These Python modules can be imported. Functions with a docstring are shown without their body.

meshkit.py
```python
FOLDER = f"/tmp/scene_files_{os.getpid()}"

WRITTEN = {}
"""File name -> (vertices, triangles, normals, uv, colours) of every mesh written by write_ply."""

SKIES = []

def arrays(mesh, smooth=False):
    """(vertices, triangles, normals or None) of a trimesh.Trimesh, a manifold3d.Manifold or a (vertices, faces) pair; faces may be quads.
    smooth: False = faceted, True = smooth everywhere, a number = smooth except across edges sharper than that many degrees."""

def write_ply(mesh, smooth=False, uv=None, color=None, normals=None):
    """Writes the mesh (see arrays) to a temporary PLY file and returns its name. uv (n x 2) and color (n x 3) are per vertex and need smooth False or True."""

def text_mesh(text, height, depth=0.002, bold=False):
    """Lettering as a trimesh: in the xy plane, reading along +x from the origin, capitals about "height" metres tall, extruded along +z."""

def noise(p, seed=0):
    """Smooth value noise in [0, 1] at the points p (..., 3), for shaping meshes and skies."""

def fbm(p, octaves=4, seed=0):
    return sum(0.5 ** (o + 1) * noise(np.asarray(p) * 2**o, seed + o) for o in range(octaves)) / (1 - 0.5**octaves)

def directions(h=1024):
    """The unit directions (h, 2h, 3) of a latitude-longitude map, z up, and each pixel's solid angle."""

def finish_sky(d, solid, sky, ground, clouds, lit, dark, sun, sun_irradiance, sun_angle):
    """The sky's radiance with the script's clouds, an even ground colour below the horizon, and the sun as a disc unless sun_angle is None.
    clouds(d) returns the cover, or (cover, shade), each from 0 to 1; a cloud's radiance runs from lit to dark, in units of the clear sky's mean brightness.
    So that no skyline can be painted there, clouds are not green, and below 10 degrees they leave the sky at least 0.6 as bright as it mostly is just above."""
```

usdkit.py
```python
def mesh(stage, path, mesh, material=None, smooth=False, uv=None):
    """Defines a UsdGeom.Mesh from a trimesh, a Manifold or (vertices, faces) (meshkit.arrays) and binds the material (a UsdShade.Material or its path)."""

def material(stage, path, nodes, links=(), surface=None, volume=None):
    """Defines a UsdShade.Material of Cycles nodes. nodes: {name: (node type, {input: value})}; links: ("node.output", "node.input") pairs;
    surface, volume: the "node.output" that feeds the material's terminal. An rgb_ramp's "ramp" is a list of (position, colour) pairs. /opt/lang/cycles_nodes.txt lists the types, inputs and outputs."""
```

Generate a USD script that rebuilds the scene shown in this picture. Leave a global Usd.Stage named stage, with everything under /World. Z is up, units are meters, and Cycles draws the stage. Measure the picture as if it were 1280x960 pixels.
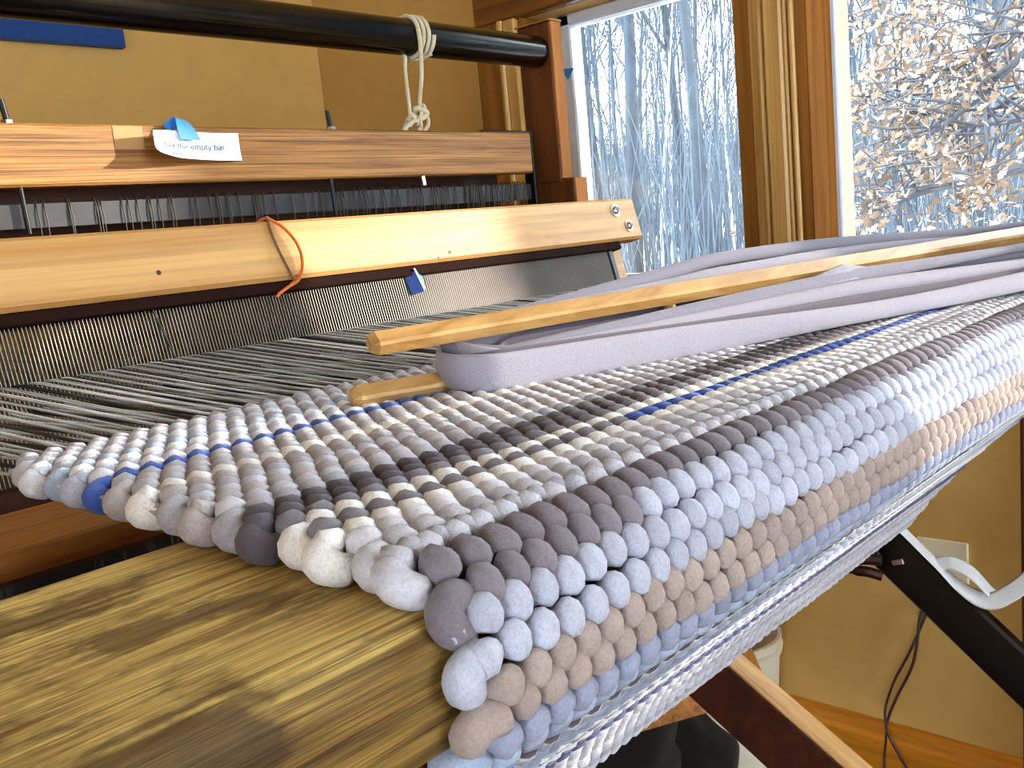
import math, random
import numpy as np, trimesh, manifold3d as m3
from pxr import Usd, UsdGeom, UsdLux, UsdShade, Gf, Sdf, Vt
import usdkit, meshkit

stage = Usd.Stage.CreateInMemory()
UsdGeom.SetStageUpAxis(stage, UsdGeom.Tokens.z)
UsdGeom.SetStageMetersPerUnit(stage, 1.0)
UsdGeom.Xform.Define(stage, '/World')
UsdGeom.Scope.Define(stage, '/World/Looks')
rng = random.Random(7)
nrg = np.random.default_rng(7)
EYE = 0.90                      # all coordinates below are written relative to a point 0.90 m above the floor
UP0 = np.array([0, 0, EYE])

# ------------------------------------------------------------------ camera, sky, sun, exposure
R = np.array([[0.67081873, -0.73583459, -0.09246453], [-0.17762502, -0.03836349, -0.98335019], [0.72003582, 0.67607374, -0.15643758]])
cam = UsdGeom.Camera.Define(stage, '/World/camera')
M = np.eye(4); M[0, :3] = R[0]; M[1, :3] = -R[1]; M[2, :3] = -R[2]; M[3, :3] = UP0
cam.AddTransformOp().Set(Gf.Matrix4d(*M.ravel().tolist()))
cam.CreateHorizontalApertureAttr(36.0); cam.CreateVerticalApertureAttr(27.0)
cam.CreateFocalLengthAttr(1192.03 / 1280 * 36.0)
cam.CreateClippingRangeAttr(Gf.Vec2f(0.01, 500))
cam.CreateExposureAttr(-0.15)

sky = UsdLux.DomeLight.Define(stage, '/World/sky')
sky.CreateIntensityAttr(5.6); sky.CreateColorAttr(Gf.Vec3f(0.80, 0.92, 1.0))
SUN_TRAVEL = np.array([-0.75, 0.60, -0.15]); SUN_TRAVEL /= np.linalg.norm(SUN_TRAVEL)
sun = UsdLux.DistantLight.Define(stage, '/World/sun')
sun.CreateNormalizeAttr(True); sun.CreateIntensityAttr(2.9); sun.CreateAngleAttr(0.6); sun.CreateColorAttr(Gf.Vec3f(1.0, 0.91, 0.77))
zb = -SUN_TRAVEL; xb = np.cross([0, 0, 1], zb); xb /= np.linalg.norm(xb); yb = np.cross(zb, xb)
S = np.eye(4); S[0, :3] = xb; S[1, :3] = yb; S[2, :3] = zb
sun.AddTransformOp().Set(Gf.Matrix4d(*S.ravel().tolist()))

# ------------------------------------------------------------------ helpers
def lin(c):
    c = np.asarray(c, float) / 255.0
    return tuple(np.where(c <= 0.04045, c / 12.92, ((c + 0.055) / 1.055) ** 2.4))

_mats = {}
def material(name, nodes, links, surface):
    if name not in _mats:
        _mats[name] = usdkit.material(stage, '/World/Looks/' + name, nodes, links, surface=surface)
    return _mats[name]

def plain(name, c, rough=0.5, metal=0.0, spec=0.5, bump=0.0, bscale=200.0, vary=0.12, **kw):
    c = np.array(lin(c))
    return material(name, {
        'g': ('geometry', {}), 'n': ('noise_texture', {'scale': bscale, 'detail': 4.0}), 'm': ('noise_texture', {'scale': bscale * 0.12, 'detail': 3.0}),
        'r': ('rgb_ramp', {'ramp': [(0.3, tuple(c * (1 - vary))), (0.7, tuple(np.minimum(c * (1 + vary), 1)))]}),
        'b': ('bump', {'strength': bump, 'distance': 0.001}),
        'p': ('principled_bsdf', {'roughness': rough, 'metallic': metal, 'specular_ior_level': spec, **kw})},
        [('g.position', 'n.vector'), ('g.position', 'm.vector'), ('m.fac', 'r.fac'), ('r.color', 'p.base_color'), ('n.fac', 'b.height'), ('b.normal', 'p.normal')], 'p.BSDF')

def wood(name, dark, light, scale=(3, 60, 60), rot=(0, 0, 0), rough=0.5, spec=0.35, bump=0.35, front=None, blotch=None, streak=0.55, coat=0.0):
    """grain runs along the axis with the small scale"""
    d, l = lin(dark), lin(light)
    mid = tuple((np.array(d) + np.array(l)) / 2)
    nodes = {
        'g': ('geometry', {}), 'mp': ('mapping', {'scale': scale, 'rotation': rot}),
        'n': ('noise_texture', {'scale': 1.0, 'detail': 5.0, 'roughness': 0.6, 'distortion': 0.6}),
        'mp2': ('mapping', {'scale': tuple(np.array(scale) * (1.2, 6, 6) if scale[0] < scale[1] else np.array(scale) * (6, 6, 1.2)), 'rotation': rot}),
        'f': ('noise_texture', {'scale': 1.0, 'detail': 3.0, 'roughness': 0.7}),
        'r': ('rgb_ramp', {'ramp': [(0.30, d), (0.46, mid), (0.62, l)]}),
        'r2': ('rgb_ramp', {'ramp': [(0.32, (1 - streak,) * 3), (0.55, (1, 1, 1))]}),
        'mx': ('mix', {'mix_type': 'multiply', 'fac': 0.8}),
        'b': ('bump', {'strength': bump, 'distance': 0.0008}),
        'p': ('principled_bsdf', {'roughness': rough, 'specular_ior_level': spec, 'coat_weight': coat, 'coat_roughness': 0.25})}
    links = [('g.position', 'mp.vector'), ('mp.vector', 'n.vector'), ('g.position', 'mp2.vector'), ('mp2.vector', 'f.vector'),
             ('n.fac', 'r.fac'), ('f.fac', 'r2.fac'), ('r.color', 'mx.color1'), ('r2.color', 'mx.color2'), ('f.fac', 'b.height'), ('b.normal', 'p.normal')]
    if blotch:
        nodes['bn'] = ('noise_texture', {'scale': blotch[1], 'detail': 5.0, 'roughness': 0.65})
        nodes['bm'] = ('mapping', {'scale': blotch[3] if len(blotch) > 3 else (1, 1, 1)})
        nodes['br'] = ('rgb_ramp', {'ramp': [(blotch[2] - 0.04, (0, 0, 0)), (blotch[2] + 0.05, (1, 1, 1))]})
        nodes['mb'] = ('mix', {'mix_type': 'mix', 'color2': lin(blotch[0])})
        nodes['bf'] = ('math', {'math_type': 'multiply', 'value2': 0.75})
        links += [('g.position', 'bm.vector'), ('bm.vector', 'bn.vector'), ('bn.fac', 'br.fac'), ('br.color', 'bf.value1'), ('bf.value', 'mb.fac'), ('mx.color', 'mb.color1')]
        if front:                  # darker colour along the front edge of the board
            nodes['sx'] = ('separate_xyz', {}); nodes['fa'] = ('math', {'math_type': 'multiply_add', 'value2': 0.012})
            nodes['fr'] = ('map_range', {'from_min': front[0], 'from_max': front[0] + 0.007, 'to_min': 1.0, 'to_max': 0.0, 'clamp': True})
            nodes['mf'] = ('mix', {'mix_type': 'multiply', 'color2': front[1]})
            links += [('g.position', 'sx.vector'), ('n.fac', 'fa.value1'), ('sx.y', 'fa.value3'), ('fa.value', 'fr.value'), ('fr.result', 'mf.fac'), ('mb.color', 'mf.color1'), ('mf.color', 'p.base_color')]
        else: links.append(('mb.color', 'p.base_color'))
    else:
        links.append(('mx.color', 'p.base_color'))
    return material(name, nodes, links, 'p.BSDF')

def cloth(name, color=None, fuzz=1.0, scale=900.0):
    nodes = {
        'g': ('geometry', {}), 'n': ('noise_texture', {'scale': scale, 'detail': 3.0, 'roughness': 0.8}), 'k': ('noise_texture', {'scale': 230.0, 'detail': 2.0}),
        'r': ('rgb_ramp', {'ramp': [(0.33, (0.70, 0.69, 0.72)), (0.58, (1.0, 1.0, 1.0))]}),
        'mx': ('mix', {'mix_type': 'multiply', 'fac': 0.75}),
        'b': ('bump', {'strength': 0.5 * fuzz, 'distance': 0.0012}),
        'p': ('principled_bsdf', {'roughness': 0.95, 'specular_ior_level': 0.12, 'sheen_weight': 0.15, 'sheen_roughness': 0.6})}
    links = [('g.position', 'n.vector'), ('g.position', 'k.vector'), ('n.fac', 'r.fac'), ('r.color', 'mx.color2'), ('mx.color', 'p.base_color'), ('n.fac', 'b.height'), ('b.normal', 'p.normal')]
    if color is None:
        nodes['a'] = ('attribute', {'attribute': 'Col'}); links.append(('a.color', 'mx.color1'))
    else:
        nodes['c'] = ('color', {'value': lin(color)}); links.append(('c.color', 'mx.color1'))
    return material(name, nodes, links, 'p.BSDF')

_names = {}
def numbered(parent, name):
    k = (parent, name); n = _names.get(k, -1) + 1; _names[k] = n
    return f'{parent}/{name}' if n == 0 else f'{parent}/{name}_{n:03d}'

def vf(m):
    if hasattr(m, 'to_mesh'):
        q = m.to_mesh(); return np.asarray(q.vert_properties[:, :3], float), np.asarray(q.tri_verts, int)
    if isinstance(m, (tuple, list)):
        v, f = np.asarray(m[0], float), np.asarray(m[1], int)
        if f.shape[1] == 4: f = np.vstack([f[:, [0, 1, 2]], f[:, [0, 2, 3]]])
        return v, f
    return np.asarray(m.vertices, float), np.asarray(m.faces, int)

def join(ms):
    vs, fs, n = [], [], 0
    for m in ms:
        v, f = vf(m); vs.append(v); fs.append(f + n); n += len(v)
    return np.vstack(vs), np.vstack(fs)

def put(path, m, mat, base, smooth=False, col=None):
    v, f = vf(m)
    g = usdkit.mesh(stage, path, (v - base, f), mat, smooth=smooth)
    if col is not None:
        UsdGeom.PrimvarsAPI(g).CreatePrimvar('Col', Sdf.ValueTypeNames.Color3fArray, 'vertex').Set(Vt.Vec3fArray.FromNumpy(np.asarray(col, np.float32)))
    return g

def tagp(prim, label=None, cat=None, group=None, kind=None):
    for k, x in (('label', label), ('category', cat), ('group', group), ('kind', kind)):
        if x: prim.SetCustomDataByKey(k, x)

class Thing:
    def __init__(s, name, label=None, cat=None, group=None, kind=None):
        s.name, s.tags, s.items = name, (label, cat, group, kind), []
    def part(s, name, m, mat, parent=None, label=None, smooth=False, col=None, kind=None):
        s.items.append(dict(name=name, m=vf(m), mat=mat, parent=parent, label=label, smooth=smooth, col=col, kind=kind, path=None))
        return s.items[-1]
    def done(s):
        allv = np.vstack([i['m'][0] for i in s.items]); lo, hi = allv.min(0), allv.max(0)
        base = np.array([(lo[0] + hi[0]) / 2, (lo[1] + hi[1]) / 2, lo[2]])
        path = numbered('/World', s.name)
        x = UsdGeom.Xform.Define(stage, path); x.AddTranslateOp().Set(Gf.Vec3d(*(base + UP0)))
        tagp(x.GetPrim(), *s.tags)
        for i in s.items:
            i['path'] = numbered(i['parent']['path'] if i['parent'] else path, i['name'])
            g = put(i['path'], i['m'], i['mat'], base, i['smooth'], i['col'])
            tagp(g.GetPrim(), i['label'], None, None, i['kind'])
        return x

def single(name, m, mat, label=None, cat=None, group=None, kind=None, smooth=False, col=None):
    v, f = vf(m); lo, hi = v.min(0), v.max(0)
    base = np.array([(lo[0] + hi[0]) / 2, (lo[1] + hi[1]) / 2, lo[2]])
    g = put(numbered('/World', name), (v, f), mat, base, smooth, col)
    UsdGeom.Xformable(g).AddTranslateOp().Set(Gf.Vec3d(*(base + UP0)))
    tagp(g.GetPrim(), label, cat, group, kind)
    return g

def hullpts(p):
    h = trimesh.convex.convex_hull(np.asarray(p, float)); return np.asarray(h.vertices), np.asarray(h.faces)

def box(x0, x1, y0, y1, z0, z1, b=0.002):
    c = np.array([(x0 + x1) / 2, (y0 + y1) / 2, (z0 + z1) / 2]); h = np.abs(np.array([x1 - x0, y1 - y0, z1 - z0])) / 2
    return obox(c, (h[0], 0, 0), (0, h[1], 0), (0, 0, h[2]), b)

def obox(c, a, b_, d, bev=0.002):
    """box from its centre and three half axes, edges chamfered"""
    a, b_, d = (np.array(x, float) for x in (a, b_, d)); pts = []
    la, lb, ld = (np.linalg.norm(x) for x in (a, b_, d)); bev = min(bev, 0.45 * min(la, lb, ld))
    for i in (-1, 1):
        for j in (-1, 1):
            for k in (-1, 1):
                for s in range(3):
                    e = [0, 0, 0]; e[s] = 1
                    f = [(L if e[q] else L - bev) / L for q, L in enumerate((la, lb, ld))]
                    pts.append(np.array(c, float) + a * i * f[0] + b_ * j * f[1] + d * k * f[2])
    return hullpts(pts)

def beam(p0, p1, side, w, t, bev=0.002):
    """straight board from p0 to p1; side = direction of the width w; t = thickness"""
    p0, p1 = np.array(p0, float), np.array(p1, float); L = np.linalg.norm(p1 - p0); a = (p1 - p0) / L
    s = np.array(side, float); s -= a * (s @ a); s /= np.linalg.norm(s); n = np.cross(a, s)
    return obox((p0 + p1) / 2, a * L / 2, s * w / 2, n * t / 2, bev)

def tube(path, r, n=8, cap=True, up=None, r2=None, closed=False):
    """swept tube; r along the binormal, r2 along the normal (towards up)"""
    P = np.asarray(path, float); m = len(P)
    r = np.broadcast_to(np.asarray(r, float), (m,)); r2 = r if r2 is None else np.broadcast_to(np.asarray(r2, float), (m,))
    T = (np.roll(P, -1, 0) - np.roll(P, 1, 0)) if closed else np.gradient(P, axis=0)
    T /= np.maximum(np.linalg.norm(T, axis=1, keepdims=True), 1e-12)
    N = np.zeros_like(P)
    if up is None:
        ref = np.array([0, 0, 1.0]) if abs(T[0][2]) < 0.9 else np.array([1.0, 0, 0])
        v = ref - T[0] * (ref @ T[0])
        for i in range(m):
            v = v - T[i] * (v @ T[i]); v /= np.linalg.norm(v); N[i] = v
    else:
        U = np.broadcast_to(np.asarray(up, float), P.shape)
        N = U - T * (U * T).sum(1, keepdims=True); N /= np.linalg.norm(N, axis=1, keepdims=True)
    B = np.cross(T, N)
    th = np.arange(n) / n * 2 * np.pi
    V = (P[:, None] + (np.cos(th)[None, :, None] * B[:, None] * r[:, None, None]) + (np.sin(th)[None, :, None] * N[:, None] * r2[:, None, None])).reshape(-1, 3)
    k = m if closed else m - 1
    i = np.arange(k)[:, None]; j = np.arange(n)[None]
    a = (i * n + j); b = (i * n + (j + 1) % n); c = (((i + 1) % m) * n + (j + 1) % n); d = (((i + 1) % m) * n + j)
    F = np.concatenate([np.stack([a, b, c], -1).reshape(-1, 3), np.stack([a, c, d], -1).reshape(-1, 3)])
    if cap and not closed:
        V = np.vstack([V, P[:1], P[-1:]]); q = np.arange(n)
        F = np.vstack([F, np.stack([np.full(n, m * n), (q + 1) % n, q], -1), np.stack([np.full(n, m * n + 1), (m - 1) * n + q, (m - 1) * n + (q + 1) % n], -1)])
    return V, F

def rod(p0, p1, r, n=12, r1=None):
    return tube([p0, p1], [r, r if r1 is None else r1], n)

def bez(pts, n=24):
    """Catmull-Rom through the points"""
    p = np.asarray(pts, float); p = np.vstack([2 * p[0] - p[1], p, 2 * p[-1] - p[-2]]); out = []
    per = max(2, n // (len(p) - 3))
    for i in range(1, len(p) - 2):
        t = np.linspace(0, 1, per, endpoint=False)[:, None]
        out.append(0.5 * (2 * p[i] + (p[i + 1] - p[i - 1]) * t + (2 * p[i - 1] - 5 * p[i] + 4 * p[i + 1] - p[i + 2]) * t ** 2 + (3 * p[i] - p[i - 1] - 3 * p[i + 1] + p[i + 2]) * t ** 3))
    return np.vstack(out + [p[-2:-1]])

def ribbon(path, wdir, w, t=0.0006):
    """thin band along a path, with real thickness"""
    P = np.asarray(path, float); W = np.broadcast_to(np.asarray(wdir, float), P.shape)
    return tube(P, w / 2, 8, True, up=np.cross(W, np.gradient(P, axis=0)), r2=t)

def lathe(prof, c, n=32, axis='z'):
    pr = np.asarray(prof, float); th = np.arange(n) / n * 2 * np.pi
    V = np.stack([np.outer(pr[:, 0], np.cos(th)), np.outer(pr[:, 0], np.sin(th)), np.repeat(pr[:, 1][:, None], n, 1)], -1).reshape(-1, 3)
    if axis == 'x': V = V[:, [2, 0, 1]]
    if axis == 'y': V = V[:, [0, 2, 1]]
    m = len(pr); i = np.arange(m - 1)[:, None]; j = np.arange(n)[None]
    a, b, c_, d = i * n + j, i * n + (j + 1) % n, (i + 1) * n + (j + 1) % n, (i + 1) * n + j
    F = np.concatenate([np.stack([a, b, c_], -1).reshape(-1, 3), np.stack([a, c_, d], -1).reshape(-1, 3)])
    if axis == 'y': F = F[:, ::-1]
    return V + np.array(c, float), F

# ------------------------------------------------------------------ materials
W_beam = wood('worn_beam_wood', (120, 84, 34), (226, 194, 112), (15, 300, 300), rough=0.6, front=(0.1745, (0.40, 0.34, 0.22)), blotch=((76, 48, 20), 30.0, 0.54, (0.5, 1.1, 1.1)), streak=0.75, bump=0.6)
W_oak = wood('oak_shaft_wood', (122, 74, 28), (190, 132, 66), (5, 90, 170), rough=0.45, streak=0.85, bump=0.4)
W_pale = wood('pale_beater_wood', (176, 124, 64), (206, 160, 100), (2.5, 22, 45), rough=0.42, streak=0.22, blotch=((170, 110, 55), 9.0, 0.66, (1, 3, 3)))
W_dark = wood('dark_stained_wood', (58, 26, 8), (98, 50, 18), (30, 30, 3), rough=0.45, streak=0.3)
W_post = wood('orange_post_wood', (150, 88, 34), (196, 128, 62), (40, 40, 3), rough=0.5, streak=0.3)
W_red = wood('red_brown_wood', (40, 16, 8), (74, 32, 18), (3, 40, 40), rough=0.5, streak=0.4)
W_rail = wood('orange_rail_wood', (140, 84, 36), (206, 140, 72), (4, 60, 60), rough=0.5, streak=0.4)
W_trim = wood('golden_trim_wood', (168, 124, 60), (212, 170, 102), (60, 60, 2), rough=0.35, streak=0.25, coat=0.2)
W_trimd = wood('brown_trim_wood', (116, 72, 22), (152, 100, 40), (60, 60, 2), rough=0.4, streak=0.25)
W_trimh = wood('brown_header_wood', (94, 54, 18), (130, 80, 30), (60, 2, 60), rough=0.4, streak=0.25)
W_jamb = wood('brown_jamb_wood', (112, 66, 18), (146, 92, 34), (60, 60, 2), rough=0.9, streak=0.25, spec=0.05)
W_base = wood('golden_baseboard_wood', (160, 92, 18), (200, 128, 34), (60, 2, 60), rough=0.35, streak=0.25)
W_stick = wood('honey_stick_wood', (150, 106, 54), (184, 144, 90), (6, 90, 90), rot=(0, 0, 0.33), rough=0.4, streak=0.15, bump=0.15)
W_floor = wood('dark_floor_wood', (52, 28, 14), (96, 56, 28), (3, 40, 40), rough=0.35, streak=0.4)
IRON = plain('black_iron', (16, 16, 18), 0.35, 0.6)
BLACK = plain('black_paint', (6, 6, 7), 0.3)
PIPE = plain('black_pipe_paint', (3, 3, 5), 0.16, 0.0, 0.6)
STEEL = plain('bright_steel', (200, 200, 205), 0.25, 1.0)
REED = plain('reed_steel', (140, 134, 126), 0.38, 0.85)
BARSTEEL = plain('dull_steel_bar', (62, 61, 64), 0.42, 0.7)
WIRE = plain('dark_heddle_wire', (70, 62, 56), 0.4, 0.8)
ROPE = cloth('cream_rope_fibre', (206, 194, 164), 1.0, 700)
PAPER = plain('white_paper', (244, 244, 246), 0.7, vary=0.03)
PAPERG = plain('gray_paper', (196, 200, 216), 0.7, vary=0.03)
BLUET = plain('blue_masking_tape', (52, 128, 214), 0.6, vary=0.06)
BLUESHADE = plain('shaded_blue_tape', (22, 62, 140), 0.6, vary=0.06)
TAN_T = plain('tan_tape', (168, 124, 74), 0.35, vary=0.04)
ORANGE = cloth('orange_cord_fibre', (216, 104, 22), 0.8, 900)
YARN = cloth('weft_cotton'); STRIP = cloth('gray_jersey_strip', (154, 151, 166), 0.6, 1100)
BLUEB = cloth('blue_banner_cloth', (34, 68, 134), 0.8, 300)
INK = plain('blue_gray_ink', (44, 66, 104), 0.7)
WALL = plain('ochre_wall_paint', (196, 156, 86), 0.75, bump=0.35, bscale=190.0, vary=0.04)
CEIL = plain('tan_ceiling_paint', (176, 160, 132), 0.9, bump=0.2, bscale=120.0, vary=0.03)
VINYL = plain('white_vinyl', (206, 216, 232), 0.4, vary=0.03)
PLATE = plain('ivory_plastic', (226, 214, 184), 0.4, vary=0.02)
BUCKET = plain('cream_plastic', (226, 216, 196), 0.45, vary=0.03, subsurface_weight=0.1)
STRAP = cloth('white_webbing', (224, 226, 230), 0.8, 1000)
CORD = plain('brown_cord_rubber', (66, 40, 36), 0.45)
BAG = cloth('black_bag_cloth', (18, 16, 16), 1.0, 260)
glass = material('window_glass', {'f': ('fresnel', {'IOR': 1.45}), 't': ('transparent_bsdf', {'color': (0.97, 0.985, 0.98)}), 'g': ('glossy_bsdf', {'roughness': 0.0}), 'm': ('mix_closure', {})},
                 [('f.fac', 'm.fac'), ('t.BSDF', 'm.closure1'), ('g.BSDF', 'm.closure2')], 'm.closure')

# ------------------------------------------------------------------ the room
XW, YW = 1.365, 1.774            # inner faces of the window wall and of the far wall
ZF, ZC = -EYE, 1.50
def mbox(x0, x1, y0, y1, z0, z1):
    return m3.Manifold.cube((x1 - x0, y1 - y0, z1 - z0)).translate((x0, y0, z0))
WIN = [(0.739, 1.165, -0.13, 0.375), (-0.19, 0.63, -0.11, 1.05), (-0.70, -0.30, -0.075, 1.05)]   # y0, y1, z0, z1 of the openings; the third is added out of view for sun
w = mbox(XW, XW + 0.13, -2.6, YW + 0.13, ZF, ZC)
for a in WIN: w -= mbox(XW - 0.05, XW + 0.2, *a)
single('wall_right', w, WALL, kind='structure')
single('wall_back', box(-2.5, XW, YW, YW + 0.13, ZF, ZC), WALL, kind='structure')
single('wall_left', mbox(-2.62, -2.5, -2.6, YW, ZF, ZC) - mbox(-2.7, -2.4, -1.7, -0.6, -0.86, 0.7), WALL, kind='structure')  # opening added out of view to brighten the window wall
w = mbox(-2.5, XW, -2.72, -2.6, ZF, ZC) - mbox(-0.2, 1.15, -2.8, -2.5, -0.10, 1.2)
single('wall_front', w, WALL, kind='structure')
single('ceiling', box(-2.62, XW + 0.13, -2.72, YW + 0.13, ZC, ZC + 0.1), CEIL, kind='structure')
fl = Thing('floor', kind='structure')
fl.part('subfloor', box(-2.62, XW, -2.72, YW, ZF - 0.05, ZF - 0.012), W_floor)
for k in range(12):
    y = 0.30 + 0.125 * k
    fl.part('plank', box(-0.6, XW - 0.001, y + 0.001, min(y + 0.124, YW), ZF - 0.012, ZF, 0.0015), W_floor)
fl.done()
bb = [(0, 0), (0.018, 0), (0.018, 0.075), (0.012, 0.094), (0.004, 0.10), (0, 0.10)]
def board_profile(pr, y0, y1):
    from shapely.geometry import Polygon
    m = trimesh.creation.extrude_polygon(Polygon(pr), y1 - y0, engine='earcut')
    v = np.asarray(m.vertices); return np.stack([XW - v[:, 0], y0 + v[:, 2], ZF + v[:, 1]], 1), np.asarray(m.faces)[:, ::-1]
single('baseboard_right', board_profile(bb, -2.6, YW), W_base, kind='structure')
single('baseboard_back', box(-2.5, XW - 0.018, YW - 0.018, YW, ZF, ZF + 0.10), W_base, kind='structure')

def window(k, y0, y1, z0, z1, xs, fw, fd=0.035, far=0):
    t = Thing(f'window_{k}', kind='structure')
    for nm, bx in (('sash_side', (y0, y0 + fw, z0, z1)), ('sash_side', (y1 - fw - far, y1, z0, z1)), ('sash_rail', (y0 + fw, y1 - fw, z0, z0 + fw)), ('sash_rail', (y0 + fw, y1 - fw, z1 - fw * 0.6, z1))):
        t.part(nm, box(xs, xs + fd, *bx, 0.003), VINYL)
    t.part('pane', box(xs + fd * 0.4, xs + fd * 0.4 + 0.004, y0 + fw, y1 - fw, z0 + fw, z1 - fw * 0.6, 0.0005), glass)
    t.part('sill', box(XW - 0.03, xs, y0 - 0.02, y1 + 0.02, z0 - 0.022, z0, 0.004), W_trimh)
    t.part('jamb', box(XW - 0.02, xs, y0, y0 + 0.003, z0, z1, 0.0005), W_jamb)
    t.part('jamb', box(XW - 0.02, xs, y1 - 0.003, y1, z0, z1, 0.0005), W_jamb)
    t.done()
window(1, *WIN[0], XW + 0.045, 0.036, far=0.027)
window(2, *WIN[1], XW + 0.060, 0.010, 0.012)
window(3, *WIN[2], XW + 0.055, 0.014)
# trim between the windows: boards, a raised cap and beads
t = Thing('trim_1', kind='structure')
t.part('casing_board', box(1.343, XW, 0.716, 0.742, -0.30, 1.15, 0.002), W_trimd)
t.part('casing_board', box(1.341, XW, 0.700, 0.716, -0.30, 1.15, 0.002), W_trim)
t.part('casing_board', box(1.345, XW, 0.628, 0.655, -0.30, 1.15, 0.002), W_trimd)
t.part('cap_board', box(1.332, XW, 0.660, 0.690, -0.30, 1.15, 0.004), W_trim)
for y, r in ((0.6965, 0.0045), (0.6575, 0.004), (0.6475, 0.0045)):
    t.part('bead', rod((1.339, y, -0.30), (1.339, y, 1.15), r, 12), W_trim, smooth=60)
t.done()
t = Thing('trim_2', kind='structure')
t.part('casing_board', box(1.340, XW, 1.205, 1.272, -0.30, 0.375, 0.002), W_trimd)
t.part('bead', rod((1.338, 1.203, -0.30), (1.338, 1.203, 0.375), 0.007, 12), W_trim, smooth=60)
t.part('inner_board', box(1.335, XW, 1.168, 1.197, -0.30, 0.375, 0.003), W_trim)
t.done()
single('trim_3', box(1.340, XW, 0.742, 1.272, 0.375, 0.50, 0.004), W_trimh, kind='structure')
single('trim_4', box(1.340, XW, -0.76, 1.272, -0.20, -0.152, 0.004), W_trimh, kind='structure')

t = Thing('electrical_outlet', 'ivory outlet cover plate low on the ochre wall behind the white strap', 'outlet')
pl = t.part('cover_plate', box(XW - 0.006, XW, 0.428, 0.499, -0.607, -0.492, 0.003), PLATE)
for z in (-0.53, -0.57):
    t.part('socket', lathe([(0.0001, 0), (0.015, 0), (0.016, -0.001)], (XW - 0.0065, 0.4635, z), 16, 'x'), PLATE)
t.done()

# power cord hanging along the wall
t = Thing('power_cord', 'thin brown twin cord with black plug hanging along the ochre wall', 'cord')
A = bez([(1.345, 0.470, -0.575), (1.34, 0.487, -0.60), (1.335, 0.494, -0.655), (1.335, 0.503, -0.69), (1.335, 0.525, -0.74), (1.335, 0.541, -0.785), (1.33, 0.538, -0.80), (1.32, 0.515, -0.83), (1.30, 0.490, -0.845), (1.29, 0.478, -0.86)], 60)
Bc = bez([(1.345, 0.474, -0.575), (1.34, 0.484, -0.61), (1.335, 0.505, -0.665), (1.335, 0.528, -0.715), (1.335, 0.543, -0.765), (1.332, 0.541, -0.80), (1.33, 0.545, -0.85), (1.31, 0.535, -0.893)], 60)
t.part('wire', tube(A, 0.0022, 8), CORD, smooth=True); t.part('wire', tube(Bc, 0.002, 8), CORD, smooth=True)
t.part('plug', tube(bez([(1.292, 0.484, -0.852), (1.285, 0.472, -0.872), (1.275, 0.45, -0.895)], 8), [0.005, 0.009, 0.011, 0.012, 0.012, 0.011, 0.010, 0.008, 0.006][:len(bez([(0, 0, 0), (1, 0, 0), (2, 0, 0)], 8))], 12), BLACK, smooth=True)
t.done()

single('hanging_banner', box(0.30, 0.908, YW - 0.022, YW - 0.004, 0.404, 0.62, 0.002), BLUEB, 'blue cloth hanging on the far ochre wall above the black pipe', 'wall hanging')

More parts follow.
